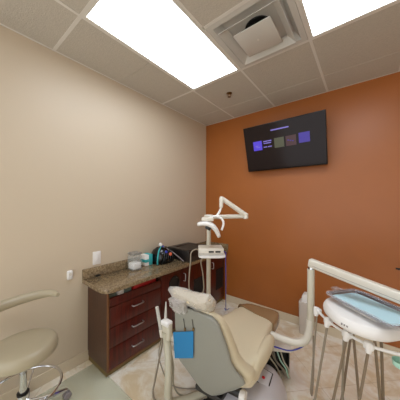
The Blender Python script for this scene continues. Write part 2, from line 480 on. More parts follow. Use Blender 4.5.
t = thing('waste_cabinet', (.19, 1.69, 0), 'narrow cherry cabinet with a round black waste opening in its door', 'cabinet')
b = B().box(0.002, .018, 1.526, 1.848, .05, .748).box(.018, XF - .019, 1.526, 1.54, .05, .748).box(.018, XF - .019, 1.834, 1.848, .05, .748).box(.018, XF - .019, 1.54, 1.834, .05, .066)
b.box(.018, XF - .019, 1.54, 1.834, .735, .748)
put('body', b, 'wood_side', t, smooth=False)
put('plinth', B().box(.003, XF - .03, 1.526, 1.848, 0, .05), 'plinth', t, smooth=False)
d = put('door', B().box(XF - .018, XF, 1.53, 1.844, .066, .742, .002), 'wood', t)
put('waste_ring', B().lathe((XF - .001, 1.725, .595), [(.085, 0), (.085, .008), (.078, .012), (.068, .012), (.066, .003), (.0, .002)], 32, (1, 0, 0)), 'black', d)

t = thing('door_cabinet', (.19, 2.34, 0), 'wide cherry two-door cabinet in the room corner beyond the waste door', 'cabinet')
b = B().box(0.002, XF - .019, 1.849, D - .016, .05, .748)
put('body', b, 'wood_side', t, smooth=False)
put('plinth', B().box(.003, XF - .03, 1.849, D - .016, 0, .05), 'plinth', t, smooth=False)
for y0, y1, yh, w in ((1.852, 2.418, 1.885, (2.075, 2.275, .33, .535)), (2.422, 2.818, 2.485, (2.585, 2.775, .235, .535))):
    d = put('door', B().box(XF - .018, XF, y0, y1, .066, .742, .002), 'wood', t)
    put('handle', handle_v(B(), yh, .575, .665), 'steel', d)
    bb = B().box(XF, XF + .004, w[0], w[1], w[2], w[3], .0015)
    bb.box(XF + .004, XF + .008, w[0], w[1], w[3] - .012, w[3]).box(XF + .004, XF + .008, w[0], w[1], w[2], w[2] + .012)
    put('grille', bb, 'slot', d, smooth=False)

t = thing('countertop', (.21, 1.86, .75), 'brown speckled granite countertop running along the beige wall', 'countertop')
xo, y0c, rc = .43, .872, .075
poly = [(0.001, y0c)] + [(xo - rc + rc * math.sin(a), y0c + rc - rc * math.cos(a)) for a in [i * PI / 2 / 8 for i in range(9)]] + [(xo, D - .001), (0.001, D - .001)]
put('slab', B().prism(poly, .75, .79, .006), 'granite', t)
put('backsplash', B().box(.001, .021, y0c, D - .022, .79, .883, .003), 'granite', t)
put('backsplash', B().box(.001, .44, D - .021, D - .001, .79, .886, .003), 'granite', t)

# things on the counter
t = thing('glass_jar', (.115, 1.385, .79), 'clear square glass jar of white cotton on the counter, left of the teal box', 'jar')
def rsq(c, h, z, n=5): return [(c[0] + p[0], c[1] + p[1], z) for p in se(n, h, h, 24)]
jc = (.115, 1.372)
b = B().loft([rsq(jc, .056, .791), rsq(jc, .063, .797), rsq(jc, .063, .93), rsq(jc, .055, .945), rsq(jc, .055, .955)], cap=True)
put('jar_body', b, 'glass', t)
put('lid', B().loft([rsq(jc, .06, .955), rsq(jc, .062, .958), rsq(jc, .062, .972), rsq(jc, .04, .977)]), 'lid_glass', t)
tag(put('cotton_stack', B().box(jc[0] - .05, jc[0] + .05, jc[1] - .05, jc[1] + .05, .797, .868, .014, 3), 'cotton'), 'white cotton squares inside the clear glass jar', 'cotton')
t = thing('card_box', (.085, 1.60, .79), 'white and teal box standing on the counter between jar and black bag', 'box')
put('carton', B().box(.03, .13, 1.505, 1.605, .791, .915, .003), 'cotton', t)
put('teal_band', B().box(.0285, .1315, 1.552, 1.6065, .7915, .9165, .003).box(.0285, .1315, 1.5035, 1.552, .83, .865, .003), 'teal', t)
# black glossy bag with odds and ends
t = thing('black_bag', (.14, 1.755, .79), 'round glossy black bag with cords on the counter beside the printer', 'bag')
b = B(); rows = []
for z, rx, ry in ((.791, .10, .105), (.80, .12, .122), (.85, .125, .128), (.90, .12, .122), (.945, .095, .10), (.978, .055, .06), (.99, .01, .012)):
    rows.append([(.135 + x * (1 + .07 * math.sin(5 * k + z * 60)), 1.745 + y * (1 + .06 * math.cos(4 * k + z * 70)), z) for k, (x, y) in enumerate(se(2.2, rx, ry, 28))])
put('bag_body', b.loft(rows), 'blackgloss', t, sharp=60)
b = B().tube([(.20, 1.622, .80), (.20, 1.625, .88), (.18, 1.665, .955), (.14, 1.74, .995)], .009, 8)
put('cord', b, 'teal', t)
b = B()
for k in range(6):
    a = k * .55
    b.tube([(.24, 1.65 + k * .036, .80), (.27, 1.66 + .034 * k, .86 + .01 * (k % 3)), (.24, 1.69 + .025 * k, .93), (.18, 1.72 + .015 * k, .965)], .007, 6)
put('cord', b, 'black', t)
put('clip', B().lathe((.262, 1.765, .905), [(.018, 0), (.02, .01), (.008, .018)], 14, (1, -.4, .2)), 'orange', t)['label'] = 'orange round clip'
put('clip', B().lathe((.245, 1.715, .935), [(.014, 0), (.016, .01), (.006, .016)], 14, (1, -.4, .4)), 'cobalt', t)['label'] = 'blue round clip'
t = thing('hand_tool', (.20, 1.76, .95), 'slim grey stick tool with white and blue end leaning over the black bag', 'tool')
put('shaft', B().tube([(.155, 1.72, 1.0), (.26, 1.82, .91), (.355, 1.905, .802)], .006, 8), 'grey_mark', t)
put('head', B().lathe((.158, 1.725, .998), [(.012, 0), (.02, .01), (.02, .035), (.01, .042)], 14, (-.5, -.6, .65)), 'white_plastic', t)
put('collar', B().lathe((.170, 1.738, .985), [(.013, 0), (.014, .014)], 14, (-.5, -.6, .65)), 'cobalt', t)
# printer
t = thing('printer', (.23, 2.13, .79), 'low black printer on the counter in the room corner', 'printer')
put('body', B().box(.035, .42, 1.925, 2.35, .795, .925, .008), 'printer', t)
b = B().box(.035, .42, 1.925, 2.0, .925, .938, .004).box(.035, .12, 2.0, 2.35, .925, .938, .004).box(.38, .42, 2.0, 2.35, .925, .936, .004).box(.12, .38, 2.28, 2.35, .925, .938, .004)
put('top_cover', b, 'printer_top', t)
put('output_tray', B().quad([(.12, 2.0, .928), (.38, 2.0, .928), (.38, 2.28, .935), (.12, 2.28, .935)]), 'black', t)
put('paper_drawer', B().box(.418, .425, 1.97, 2.31, .80, .855, .003), 'printer_top', t)
put('control_strip', B().box(.385, .422, 1.94, 1.995, .930, .942, .002), 'black', t)
for i, (x, y) in enumerate(((.055, 1.95), (.40, 1.95), (.055, 2.32), (.40, 2.32))):
    put('foot', B().lathe((x, y, .79), [(.012, 0), (.012, .006)], 10), 'black', t)
tag(put('cap', B().box(.024, .045, .985, 1.03, .79, .806, .004), 'black'), 'small black cap on the counter against the backsplash below the switch', 'cap')

# ------------------------------------------------------------------ floor mat and stool
tag(put('chair_mat', B().box(.10, 1.12, -1.2, .948, .0005, .004, .001), 'mat'), 'clear greyish vinyl chair mat on the tiles under the stool', 'mat')
SX, SY = .315, .372
t = thing('operator_stool', (SX, SY, .004), 'putty vinyl round stool with curved arm rest at the beige wall', 'stool')
put('seat', B().lathe((SX, SY, .487), [(.14, 0), (.176, .004), (.191, .016), (.196, .04), (.193, .066), (.182, .084), (.165, .092), (.12, .096), (.0, .097)], 40), 'stool', t)
put('seat_pan', B().lathe((SX, SY, .462), [(.05, 0), (.14, .018), (.14, .026)], 28), 'dark', t)
put('column', B().lathe((SX, SY, .245), [(.021, 0), (.021, .225)], 24), 'chrome', t)
put('collar', B().lathe((SX, SY, .238), [(.033, 0), (.034, .012), (.024, .016)], 24), 'black', t)
put('hub', B().lathe((SX, SY, .085), [(.045, 0), (.052, .02), (.05, .07), (.034, .1), (.03, .155)], 24), 'chrome', t)
ringp = [(SX + .215 * math.cos(a), SY + .215 * math.sin(a), .26) for a in [k * 2 * PI / 32 for k in range(32)]]
put('foot_ring', B().tube(ringp, .0085, 10, 2, closed=True), 'chrome', t)
b = B()
for k in range(3):
    a = .55 + k * 2 * PI / 3
    b.tube([(SX + .03 * math.cos(a), SY + .03 * math.sin(a), .2), (SX + .12 * math.cos(a), SY + .12 * math.sin(a), .225), (SX + .213 * math.cos(a), SY + .213 * math.sin(a), .258)], .006, 8)
put('ring_spokes', b, 'chrome', t)
for k in range(5):
    a = .35 + k * 2 * PI / 5
    c, s_ = math.cos(a), math.sin(a)
    lg = put('leg', B().tube([(SX + .04 * c, SY + .04 * s_, .12), (SX + .15 * c, SY + .15 * s_, .105), (SX + .265 * c, SY + .265 * s_, .075)], [.022, .019, .014], 10), 'chrome', t)
    cx0, cy0 = SX + .268 * c, SY + .268 * s_
    b = B()
    for sd in (-1, 1): b.lathe((cx0 - s_ * .012 * sd, cy0 + c * .012 * sd, .032), [(.0, -.009), (.02, -.009), (.027, -.006), (.027, .006), (.02, .009), (0, .009)], 18, (-s_, c, 0))
    b.tube([(cx0, cy0, .032), (cx0, cy0, .08)], .006, 8, 1)
    put('caster', b, 'grey_mark', lg)
# curved body support
arcp = [(.317, .572, .83), (.250, .556, .832), (.213, .50, .833), (.204, .43, .833), (.207, .36, .832), (.222, .28, .83), (.27, .20, .826), (.35, .165, .82), (.43, .165, .815)]
put('arm_rest', B().tube(arcp, [.014, .025, .030, .032, .033, .034, .035, .034, .026], 16, 6), 'stool', t)
put('arm_rest_post', B().tube([(.32, .168, .81), (.30, .13, .70), (.30, .16, .56), (.31, .26, .475), (.315, .34, .468)], .011, 10), 'chrome', t)

# ------------------------------------------------------------------ dental chair
CO = Vector((1.3, 1.06, 0)); ph = math.radians(5)
ex = Vector((math.cos(ph), math.sin(ph), 0)); ey = Vector((-math.sin(ph), math.cos(ph), 0)); ez = Vector((0, 0, 1))
def cp(u, v, z): return CO + ex * u + ey * v + ez * z
chair = thing('dental_chair', (1.36, 1.45, 0), 'cream vinyl dental chair with grey-beige back, facing the terracotta wall', 'dental chair')
def vback(z): return (.45 - z) * .275      # back surface of the leaning shell
# shell
prof = [(.27, .045), (.285, .07), (.32, .115), (.36, .155), (.40, .205), (.44, .245), (.475, .272), (.505, .262), (.54, .225), (.59, .203), (.65, .196), (.72, .185), (.78, .170), (.82, .162), (.85, .145), (.868, .118), (.878, .07), (.882, .03)]
rows = []
for z, w in prof:
    v0 = vback(z)
    rows.append([cp(x, v0 + .018 + y + .018 * (x / .27) ** 2, z) for x, y in se(4, w, .018, 32)])
put('backrest_shell', B().loft(rows), 'shell', chair, sharp=50)
cprof = [(.345, .14, .06), (.365, .20, .13), (.40, .255, .165), (.44, .29, .175), (.475, .300, .165), (.505, .285, .15), (.54, .25, .13), (.59, .222, .12), (.65, .210, .112), (.72, .197, .105), (.78, .183, .098), (.82, .168, .09), (.85, .148, .078), (.875, .115, .06), (.888, .07, .03)]
rows = []
for z, w, th in cprof:
    v0 = vback(z) + .022
    rows.append([cp(x, v0 + th / 2 + y + .018 * (x / .27) ** 2, z) for x, y in se(3.2, w, th / 2, 36)])
put('backrest_cushion', B().loft(rows), 'vinyl', chair, sharp=60)
# seat and leg rest
sprof = [(.085, .18, .06), (.10, .235, .075), (.14, .27, .085), (.22, .278, .087), (.32, .265, .085), (.42, .24, .082), (.52, .222, .078), (.62, .205, .072), (.72, .192, .066), (.82, .186, .060), (.90, .178, .054), (.94, .16, .045), (.955, .12, .03)]
rows = []
for v, w, th in sprof:
    zc = .505 - th - .14 * max(0, v - .45) ** 2; uo = .012 + .085 * max(0, v - .15)
    rows.append([cp(x + uo, v, zc + y + (th > .05) * .05 * (x / .27) ** 2 * (1 if y > 0 else 0)) for x, y in se(3.4, w, th, 40)])
put('seat_cushion', B().loft(rows), 'vinyl_seat', chair, sharp=60)
tprof = [(.79, .194, .065), (.805, .197, .067), (.85, .195, .064), (.92, .186, .058), (.965, .168, .05), (.985, .13, .034)]
rows = []
for v, w, th in tprof:
    zc = .507 - th - .14 * max(0, v - .45) ** 2 + .004
    rows.append([cp(x + .012 + .085 * (v - .15), v + (x * -.42 if v < .82 else 0), zc + y + .05 * (x / .27) ** 2 * (1 if y > 0 else 0)) for x, y in se(3.4, w, th + .004, 40)])
put('toe_cover', B().loft(rows), 'toe', chair, sharp=60)
for sd in (1, -1):
    put('side_bolster', B().tube([cp(.265 * sd, .12, .44), cp(.272 * sd, .20, .462), cp(.272 * sd + .01, .34, .468), cp(.262 * sd + .02, .47, .464), cp(.252 * sd + .03, .53, .45), cp(.25 * sd + .03, .555, .435)], [.03, .044, .048, .046, .038, .02], 14, flat=(.9, 1.25)), 'vinyl', chair, sharp=60)
# headrest: pad, bracket, crumpled clear sleeve
hp_ = []
HC = cp(-.030, -.065, .910)
hu = (ex + ez * .03).normalized(); hn = (ey * .75 + ez * .66).normalized(); hv = hu.cross(hn)
if hv.z < 0: hv = -hv
rows = []
for s_, w, th in ((-.140, .010, .012), (-.132, .020, .022), (-.108, .030, .032), (-.06, .043, .038), (0, .055, .040), (.06, .062, .042), (.112, .060, .038), (.132, .044, .028), (.138, .018, .016)):
    rows.append([HC + hu * s_ + hv * (x + (.062 - w if s_ < .12 else .004)) + hn * (y - .10 * abs(s_) ** 2 * -6) for x, y in se(2.8, w, th, 24)])
hr = put('headrest_cushion', B().loft(rows), 'vinyl', chair, sharp=60)
rows = []
for s_, w, th in ((-.172, .014, .010), (-.125, .033, .036), (-.06, .052, .046), (0, .064, .046), (.06, .070, .048), (.122, .064, .042), (.144, .03, .02)):
    rows.append([HC + hv * (.066 - w if s_ < .12 else .004) + hu * (s_ + random.uniform(-.003, .003)) + hv * (x + random.uniform(-.006, .006)) + hn * (y + .6 * s_ * s_ + random.uniform(-.005, .005)) for x, y in se(2.6, w, th, 22)])
sl = B().loft(rows)
put('clear_sleeve', sl, 'sleeve', hr, sharp=20)['label'] = 'wrinkled clear plastic sleeve'
rows = []
for z, w, th in ((.845, .03, .016), (.86, .05, .028), (.88, .056, .032), (.905, .06, .034), (.93, .062, .03)):
    rows.append([cp(-.095 + x + random.uniform(-.008, .008), vback(z) - .012 + y + random.uniform(-.008, .008), z + random.uniform(-.004, .004)) for x, y in se(2, w, th, 18)])
put('sleeve_tail', B().loft(rows), 'sleeve', hr, sharp=15)['label'] = 'gathered clear plastic tail of the headrest sleeve'
put('headrest_bracket', B().obox(cp(-.03, vback(.90) + .03, .895), (ex, ey, ez), (.03, .012, .05), .006), 'dark', chair)
# under-structure
put('seat_frame', B().obox(cp(.0, .36, .335), (ex, ey, ez), (.15, .27, .03), .01), 'dark', chair)
b = B().tube([cp(.0, .15, .30), cp(.02, .30, .22), cp(.06, .45, .10)], .05, 12)
b.tube([cp(-.08, .15, .29), cp(.20, .15, .29)], .03, 14, 1)
put('lift_arm', b, 'dark', chair)
put('hinge_rail', B().obox(cp(.0, .11, .255), (ex, ey, ez), (.10, .05, .018), .006), 'dark', chair)
put('pivot_cap', B().lathe(cp(.195, .145, .285), [(.034, 0), (.036, .02), (.03, .035), (0, .038)], 20, ex), 'white_plastic', chair)
# base cover
BC = Vector((1.45, 1.48, 0))
rows = []
for z, a, c in ((.0, .235, .31), (.03, .235, .31), (.08, .225, .30), (.13, .205, .28), (.17, .18, .25), (.20, .145, .20), (.217, .10, .15), (.223, .03, .05)):
    rows.append([BC + ex * x + ey * y + ez * z for x, y in se(2.6, a, c, 40)])
bc = put('base_cover', B().loft(rows), 'grey_cover', chair, sharp=60)
pn = Vector((.25, -.15, 1)).normalized(); p1 = (ex - pn * ex.dot(pn)).normalized(); p2 = pn.cross(p1)
pc = Vector((1.512, 1.52, .222))
put('control_panel', B().obox(pc, (p1, p2, pn), (.052, .06, .012), .004), 'grey_cover', bc)
put('panel_edge', B().obox(pc - pn * .001, (p1, p2, pn), (.060, .068, .008), .003), 'dark', bc)
put('red_button', B().lathe(pc + p1 * .006 + p2 * -.012 + pn * .011, [(.011, 0), (.011, .005), (.006, .008)], 14, pn), 'red_led', bc)
put('base_plate', B().box(1.14, 1.62, 1.04, 1.70, 0, .018, .006), 'dark', chair)

# blue sheet hanging on two strings from the shell
def sp(u, z, off=-.004): return cp(u, vback(z) + off + .018 * (u / .27) ** 2, z)
t = thing('paper_sheet', sp(-.12, .57), 'bright blue paper sheet hanging on the back of the chair', 'paper')
A_, B_, C_, D_ = sp(-.197, .658, -.010), sp(-.010, .744, -.010), sp(-.053, .528, -.010), sp(-.240, .425, -.010)
nrm = -ey
b = B(); lo = [b.bm.verts.new(p) for p in (A_, B_, C_, D_)]; hi = [b.bm.verts.new(p + nrm * .0015) for p in (A_, B_, C_, D_)]
b.bm.faces.new(lo); b.bm.faces.new(hi)
for i in range(4): b.bm.faces.new((lo[i], lo[(i + 1) % 4], hi[(i + 1) % 4], hi[i]))
put('sheet', b, 'paper_blue', t, smooth=False)
for (u, z, z2) in ((-.080, .80, .715), (-.010, .822, .742)):
    put('string', B().tube([sp(u, z, -.004), sp(u, z2, -.008)], .002, 6, 1), 'dark', t)
    put('clip', B().obox(sp(u, z2 + .012, -.009), (ex, ey, ez), (.006, .004, .010), .002), 'brass', t)

# ------------------------------------------------------------------ assistant instruments left of the chair
t = thing('assistant_unit', (.89, 1.13, 0), 'cream instrument holder with hanging hoses at the left of the chair', 'instrument holder')
put('holder_block', B().box(.872, .955, 1.09, 1.135, .47, .60, .012, 3), 'pole', t)
put('holder_cap', B().box(.866, .95, 1.082, 1.142, .575, .612, .012, 3), 'white_plastic', t)
put('holder_arm', B().tube([(.93, 1.115, .50), (1.0, 1.20, .42), (1.1, 1.28, .35), (1.2, 1.33, .33)], .02, 12), 'cream_metal', t)
put('hose', B().tube([(.905, 1.105, .53), (.915, 1.115, .44), (.955, 1.09, .33), (.985, 1.062, .21), (.985, 1.06, .11), (.99, 1.09, .045), (1.06, 1.2, .034), (1.16, 1.36, .05)], .029, 14), 'hose_cream', t)['label'] = 'thick cream suction hose'
put('hose', B().tube([(.868, 1.098, .50), (.848, 1.12, .40), (.815, 1.113, .24), (.79, 1.097, .09), (.80, 1.07, .02), (.88, 1.05, .012), (1.0, 1.15, .012), (1.16, 1.3, .03)], .0075, 8), 'hose_grey', t)
put('hose', B().tube([(.88, 1.12, .50), (.834, 1.136, .45), (.780, 1.146, .284), (.797, 1.163, .162), (.845, 1.2, .04), (.95, 1.25, .015), (1.16, 1.4, .03)], .005, 8), 'hose_grey', t)
put('hose', B().tube([(.94, 1.12, .40), (.975, 1.12, .3), (.965, 1.13, .2), (.955, 1.15, .1), (1.0, 1.2, .02), (1.16, 1.35, .03)], .006, 8), 'hose_cream', t)
t = thing('suction_tip', (.87, 1.085, .53), 'wide clear suction tip slanting out of the holder left of the chair', 'suction tip', 'suction tips in the holder')
put('tube', B().tube([(.875, 1.092, .50), (.862, 1.078, .61), (.848, 1.066, .715)], .013, 12, 2), 'clear_tip', t)
put('valve', B().tube([(.877, 1.094, .485), (.872, 1.088, .54)], .016, 12, 1), 'off_white', t)
t = thing('suction_tip', (.886, 1.12, .58), 'thin pointed clear suction tip upright beside the wide slanting one', 'suction tip', 'suction tips in the holder')
put('tube', B().tube([(.885, 1.122, .58), (.887, 1.122, .66), (.889, 1.122, .745)], [.014, .010, .004], 12, 3), 'clear_tip', t)
put('valve', B().tube([(.885, 1.122, .56), (.885, 1.122, .61)], .013, 12, 1), 'off_white', t)

# ------------------------------------------------------------------ light pole
PX, PY = .872, 1.712
t = thing('exam_light', (PX, PY, 0), 'cream pole-mounted dental exam light with folded arm behind the chair', 'lamp')
put('base_plate', B().lathe((PX, PY, 0), [(.11, 0), (.11, .01), (.05, .03), (.03, .05)], 28), 'pole', t)
put('pole', B().lathe((PX, PY, .02), [(.022, 0), (.022, 1.33)], 20), 'pole', t)
put('pole_cap', B().lathe((PX, PY, 1.335), [(.034, 0), (.048, .006), (.048, .058), (.04, .066), (0, .068)], 28), 'off_white', t)
ca = Vector((1.187, 1.888, 1.393))
d1 = (ca - Vector((PX, PY, 1.375))).normalized()
put('lower_arm', B().tube([(PX, PY, 1.375), tuple(ca)], .021, 14, 1), 'off_white', t)
put('elbow', B().lathe(ca - ez * .028, [(.02, 0), (.027, .006), (.027, .05), (.02, .056)], 18), 'off_white', t)
top = Vector((1.022, 1.72, 1.562))
put('upper_arm', B().tube([tuple(ca + ez * .01), tuple(top)], [.024, .022], 14, 1), 'off_white', t)
put('drop_joint', B().tube([(1.020, 1.716, 1.58), (1.022, 1.712, 1.555), (1.026, 1.700, 1.475)], [.014, .021, .018], 14, 2), 'off_white', t)
put('stem', B().tube([(1.026, 1.70, 1.475), (1.018, 1.678, 1.43), (1.0, 1.655, 1.385)], [.009, .011, .013], 10), 'white_plastic', t)
put('yoke', B().tube([(.955, 1.60, 1.375), (.99, 1.635, 1.392), (1.03, 1.66, 1.388), (1.06, 1.672, 1.36), (1.068, 1.675, 1.32), (1.055, 1.665, 1.265)], .0105, 10), 'white_plastic', t)
# visor-like head: a curved plate swept across
path = [Vector(p) for p in ((.878, 1.522, 1.318), (.936, 1.564, 1.330), (.985, 1.602, 1.312), (1.018, 1.63, 1.262), (1.040, 1.648, 1.200))]
side = Vector((-.618, .786, 0))
Q = []
for i in range(len(path) - 1):
    p0, p1_, p2_, p3 = path[max(i - 1, 0)], path[i], path[i + 1], path[min(i + 2, len(path) - 1)]
    for k in range(6):
        a = k / 6; Q.append(.5 * ((2 * p1_) + (p2_ - p0) * a + (2 * p0 - 5 * p1_ + 4 * p2_ - p3) * a * a + (3 * p1_ - p0 - 3 * p2_ + p3) * a ** 3))
Q.append(path[-1])
rows = []
for i, q in enumerate(Q):
    T = (Q[min(i + 1, len(Q) - 1)] - Q[max(i - 1, 0)]).normalized(); up_ = side.cross(T).normalized()
    f = math.sin(PI * (i + .6) / (len(Q) + .2)) ** .45
    rows.append([q + side * (x) + up_ * y for x, y in se(3, .075 * f, .024 * (.4 + .6 * f), 20)])
hd = put('lamp_head', B().loft(rows), 'white_plastic', t, sharp=60)
put('lamp_block', B().obox((.948, 1.585, 1.368), ((.786, .618, 0), side, ez), (.055, .05, .016), .008), 'off_white', hd)
put('bulb_recess', B().obox((.963, 1.578, 1.292), ((.786, .618, -.5), side, (.3, .3, 1)), (.026, .03, .02), .006), 'black', hd)
# shelf on the pole
fx = Vector((.76, .65, 0)); fy = Vector((-.65, .76, 0)); sc_ = Vector((.942, 1.662, 1.022))
def shp(h1, h2, z, n=5): return [sc_ + fx * x + fy * y + ez * (z - 1.022) for x, y in se(n, h1, h2, 32)]
put('shelf', B().loft([shp(.118, .098, 1.008), shp(.128, .108, 1.013), shp(.128, .108, 1.027), shp(.120, .10, 1.031)]), 'white_plastic', t)
put('shelf_bracket', B().box(PX - .03, PX + .05, PY - .03, PY + .03, .975, 1.01, .006), 'off_white', t)
t = thing('control_box', (.95, 1.675, 1.031), 'white electronic box with dark slots on the shelf of the light pole', 'control box')
bc_ = Vector((.930, 1.662, 1.066))
put('case', B().obox(bc_, (fx, fy, ez), (.118, .085, .031), .008), 'off_white', t)
b = B()
for u in (.0, .062): b.obox(bc_ + fx * (u) - fy * .085 + ez * -.002, (fx, fy, ez), (.024, .002, .008))
put('slot', b, 'black', t, smooth=False)
put('lower_seam', B().obox(bc_ + ez * -.02 , (fx, fy, ez), (.1185, .0855, .0015)), 'grey_mark', t)
put('cord', B().tube([(.86, 1.60, 1.06), (.825, 1.56, 1.072), (.797, 1.53, 1.04), (.793, 1.525, .956), (.781, 1.519, .784), (.787, 1.527, .669), (.839, 1.569, .622), (.888, 1.606, .67), (.886, 1.601, .832), (.872, 1.587, .956), (.89, 1.62, 1.01)], .0065, 8), 'hose_grey', t)
put('cord', B().tube([(1.035, 1.70, 1.06), (1.055, 1.735, 1.045), (1.053, 1.74, .99), (1.006, 1.824, .749), (.899, 2.002, .457), (.75, 2.25, .2), (.56, 2.55, .012), (.52, 2.60, .007)], .005, 8), 'blue_tube', t)['label'] = 'blue cord hanging to the floor'
put('cord', B().tube([(.60, 2.48, .06), (.585, 2.56, .02), (.575, 2.63, .007)], .004, 8), 'blue_tube', t)['label'] = 'blue cord branch on the floor'

# ------------------------------------------------------------------ delivery unit
unit = thing('delivery_unit', (1.775, 1.80, .42), 'cream swing-arm delivery unit with white head and hanging hoses', 'delivery unit')
put('support_tube', B().tube([(1.44, 1.70, .435), (1.504, 1.73, .430), (1.593, 1.752, .418), (1.668, 1.772, .414), (1.722, 1.785, .430), (1.756, 1.792, .472), (1.772, 1.797, .54), (1.778, 1.80, .62)], .028, 16), 'cream_metal', unit)
put('post', B().lathe((1.781, 1.80, .58), [(.026, 0), (.026, .43)], 20), 'pole', unit)
put('post_collar', B().lathe((1.782, 1.80, 1.0), [(.022, 0), (.022, .035)], 20), 'chrome', unit)
bA = Vector((1.768, 1.806, 1.060)); bB = Vector((2.62, 1.552, .917)); ba = (bB - bA).normalized(); bs = ba.cross(ez).normalized(); bu = bs.cross(ba)
b = B().obox((bA + bB) / 2, (ba, bs, bu), ((bB - bA).length / 2, .026, .033), .012, 3)
put('arm_beam', b, 'cream_metal', unit)
put('beam_stripe', B().obox((bA + bB) / 2 - bs * 0 + bu * -.012, (ba, bs, bu), ((bB - bA).length / 2 - .04, .0268, .0012)), 'grey_mark', unit)
put('drop_post', B().tube([(2.61, 1.555, .94), (2.61, 1.555, .80)], .026, 14, 1), 'cream_metal', unit)
put('link_arm', B().tube([(2.61, 1.555, .80), (2.45, 1.58, .80), (2.2, 1.62, .80)], .022, 14, 2), 'cream_metal', unit)
TO = Vector((1.895, 1.70, 0)); e1 = Vector((.772, -.637, 0)); e2 = Vector((.637, .772, 0))
def tp(a, b_, z): return TO + e1 * a + e2 * b_ + ez * z
outl = [(-.03, .05), (-.012, -.01), (.03, -.05), (.09, -.083), (.169, -.106), (.235, -.104), (.283, -.092), (.33, -.062), (.362, -.032), (.382, .008), (.39, .06), (.385, .19), (.35, .23), (.05, .23), (-.02, .18)]
def spl(pts, n=4):
    out = []; m = len(pts)
    for i in range(m):
        P = [Vector(pts[(i + k) % m]) for k in (-1, 0, 1, 2)]
        for k in range(n):
            a = k / n; out.append(.5 * ((2 * P[1]) + (P[2] - P[0]) * a + (2 * P[0] - 5 * P[1] + 4 * P[2] - P[3]) * a * a + (3 * P[1] - P[0] - 3 * P[2] + P[3]) * a ** 3))
    return out
so = spl(outl); cen = Vector((.2, .07))
def ring(s_, z): return [tp(*(cen + (p - cen) * s_), z) for p in so]
hb = put('head_body', B().loft([ring(.80, .778), ring(.93, .782), ring(.99, .792), ring(1.0, .806), ring(.985, .825), ring(.93, .846), ring(.90, .850)]), 'white_plastic', unit, sharp=60)
b = B()
ha, hb_ = Vector((.27, -.102)), Vector((.33, -.066))
for k in range(4):
    q = Vector((.245, -.1085)) + Vector((.1, .02 if k < 2 else .04)) * (.2 * k)
fdir = (e1 * .98 + e2 * .18).normalized(); fnrm = fdir.cross(ez)
for k in range(3): b.obox(tp(.225 + k * .015, -.1035 + k * .0028, .812), (fdir, fnrm, ez), (.0045, .0025, .0055))
put('button_marks', b, 'grey_mark', hb, smooth=False)
put('tray_support', B().obox(tp(.2, .11, .86), (e1, e2, ez), (.10, .07, .014), .006), 'off_white', unit)
# holder bar and holders with their hoses
bar = [(1.815, 1.76, .74), (1.842, 1.718, .74), (1.921, 1.605, .742), (2.026, 1.522, .74), (2.126, 1.478, .738), (2.20, 1.48, .737), (2.30, 1.50, .737)]
put('holder_bar', B().tube(bar, .0085, 10), 'white_plastic', unit)
for (x, y, z), d in (((1.838, 1.725, .738), -.8), ((1.920, 1.607, .74), -.75), ((2.026, 1.522, .738), -.55), ((2.126, 1.479, .736), -.2)):
    u_ = Vector((math.cos(d), math.sin(d), 0)); n_ = Vector((math.sin(d), -math.cos(d), 0))
    b = B().obox((x, y, z), (u_, n_, ez), (.024, .020, .018), .008, 3)
    b.lathe((x + n_.x * .012, y + n_.y * .012, z - .035), [(.012, 0), (.015, .004), (.015, .06), (.010, .062)], 14)
    h_ = put('handpiece_holder', b, 'white_plastic', unit)
    put('slot', B().obox(Vector((x, y, z - .004)) + n_ * .0215, (u_, n_, ez), (.006, .0015, .008)), 'grey_mark', h_, smooth=False)
def ustrand(p, q, r, p2, q2, m, zb=.14):
    """a hose hanging from p through q, turning below and rising through q2 to p2"""
    p, q, p2, q2 = map(Vector, (p, q, p2, q2))
    lowz = min(q.z, q2.z, .34) - .13
    m1 = q + (q - p) * .12; m2 = q2 + (q2 - p2) * .12
    mid = (m1 + m2) / 2; mid.z = min(m1.z, m2.z) - .07
    mid.z = max(mid.z, .03)
    return put('hose', B().tube([p, (p + q) / 2, q, m1, mid, m2, q2, (p2 + q2) / 2, p2], r, 8, 6), m, unit)
ustrand((1.832, 1.738, .71), (1.80, 1.728, .19), .0065, (1.80, 1.80, .50), (1.79, 1.86, .22), 'hose_grey')
ustrand((1.913, 1.62, .71), (1.842, 1.632, .185), .0075, (2.003, 1.672, .79), (1.994, 1.665, .26), 'hose_grey')
ustrand((2.024, 1.53, .71), (1.962, 1.512, .34), .0075, (2.05, 1.64, .79), (2.0, 1.72, .30), 'hose_brown')
ustrand((2.125, 1.485, .71), (2.089, 1.470, .447), .0075, (2.044, 1.622, .79), (2.081, 1.650, .298), 'hose_brown')
ustrand((2.148, 1.578, .79), (2.178, 1.61, .392), .0075, (2.181, 1.604, .79), (2.193, 1.625, .392), 'hose_brown')
put('drop_hose', B().tube([(1.50, 1.685, .37), (1.555, 1.72, .352), (1.636, 1.765, .338), (1.715, 1.80, .38), (1.762, 1.80, .45)], .0055, 8), 'blue_tube', unit)['label'] = 'thin blue tubing looped below the support tube'
t = thing('cup_holder', (2.27, 1.50, .69), 'mint green round plastic cup under the bar at the right edge', 'cup')
put('cup', B().lathe((2.256, 1.495, .672), [(.03, 0), (.034, .004), (.037, .03), (.035, .03), (.031, .006), (0, .005)], 24), 'mint', t)
put('clip', B().tube([(2.256, 1.49, .70), (2.256, 1.49, .737)], .006, 8, 1), 'white_plastic', t)

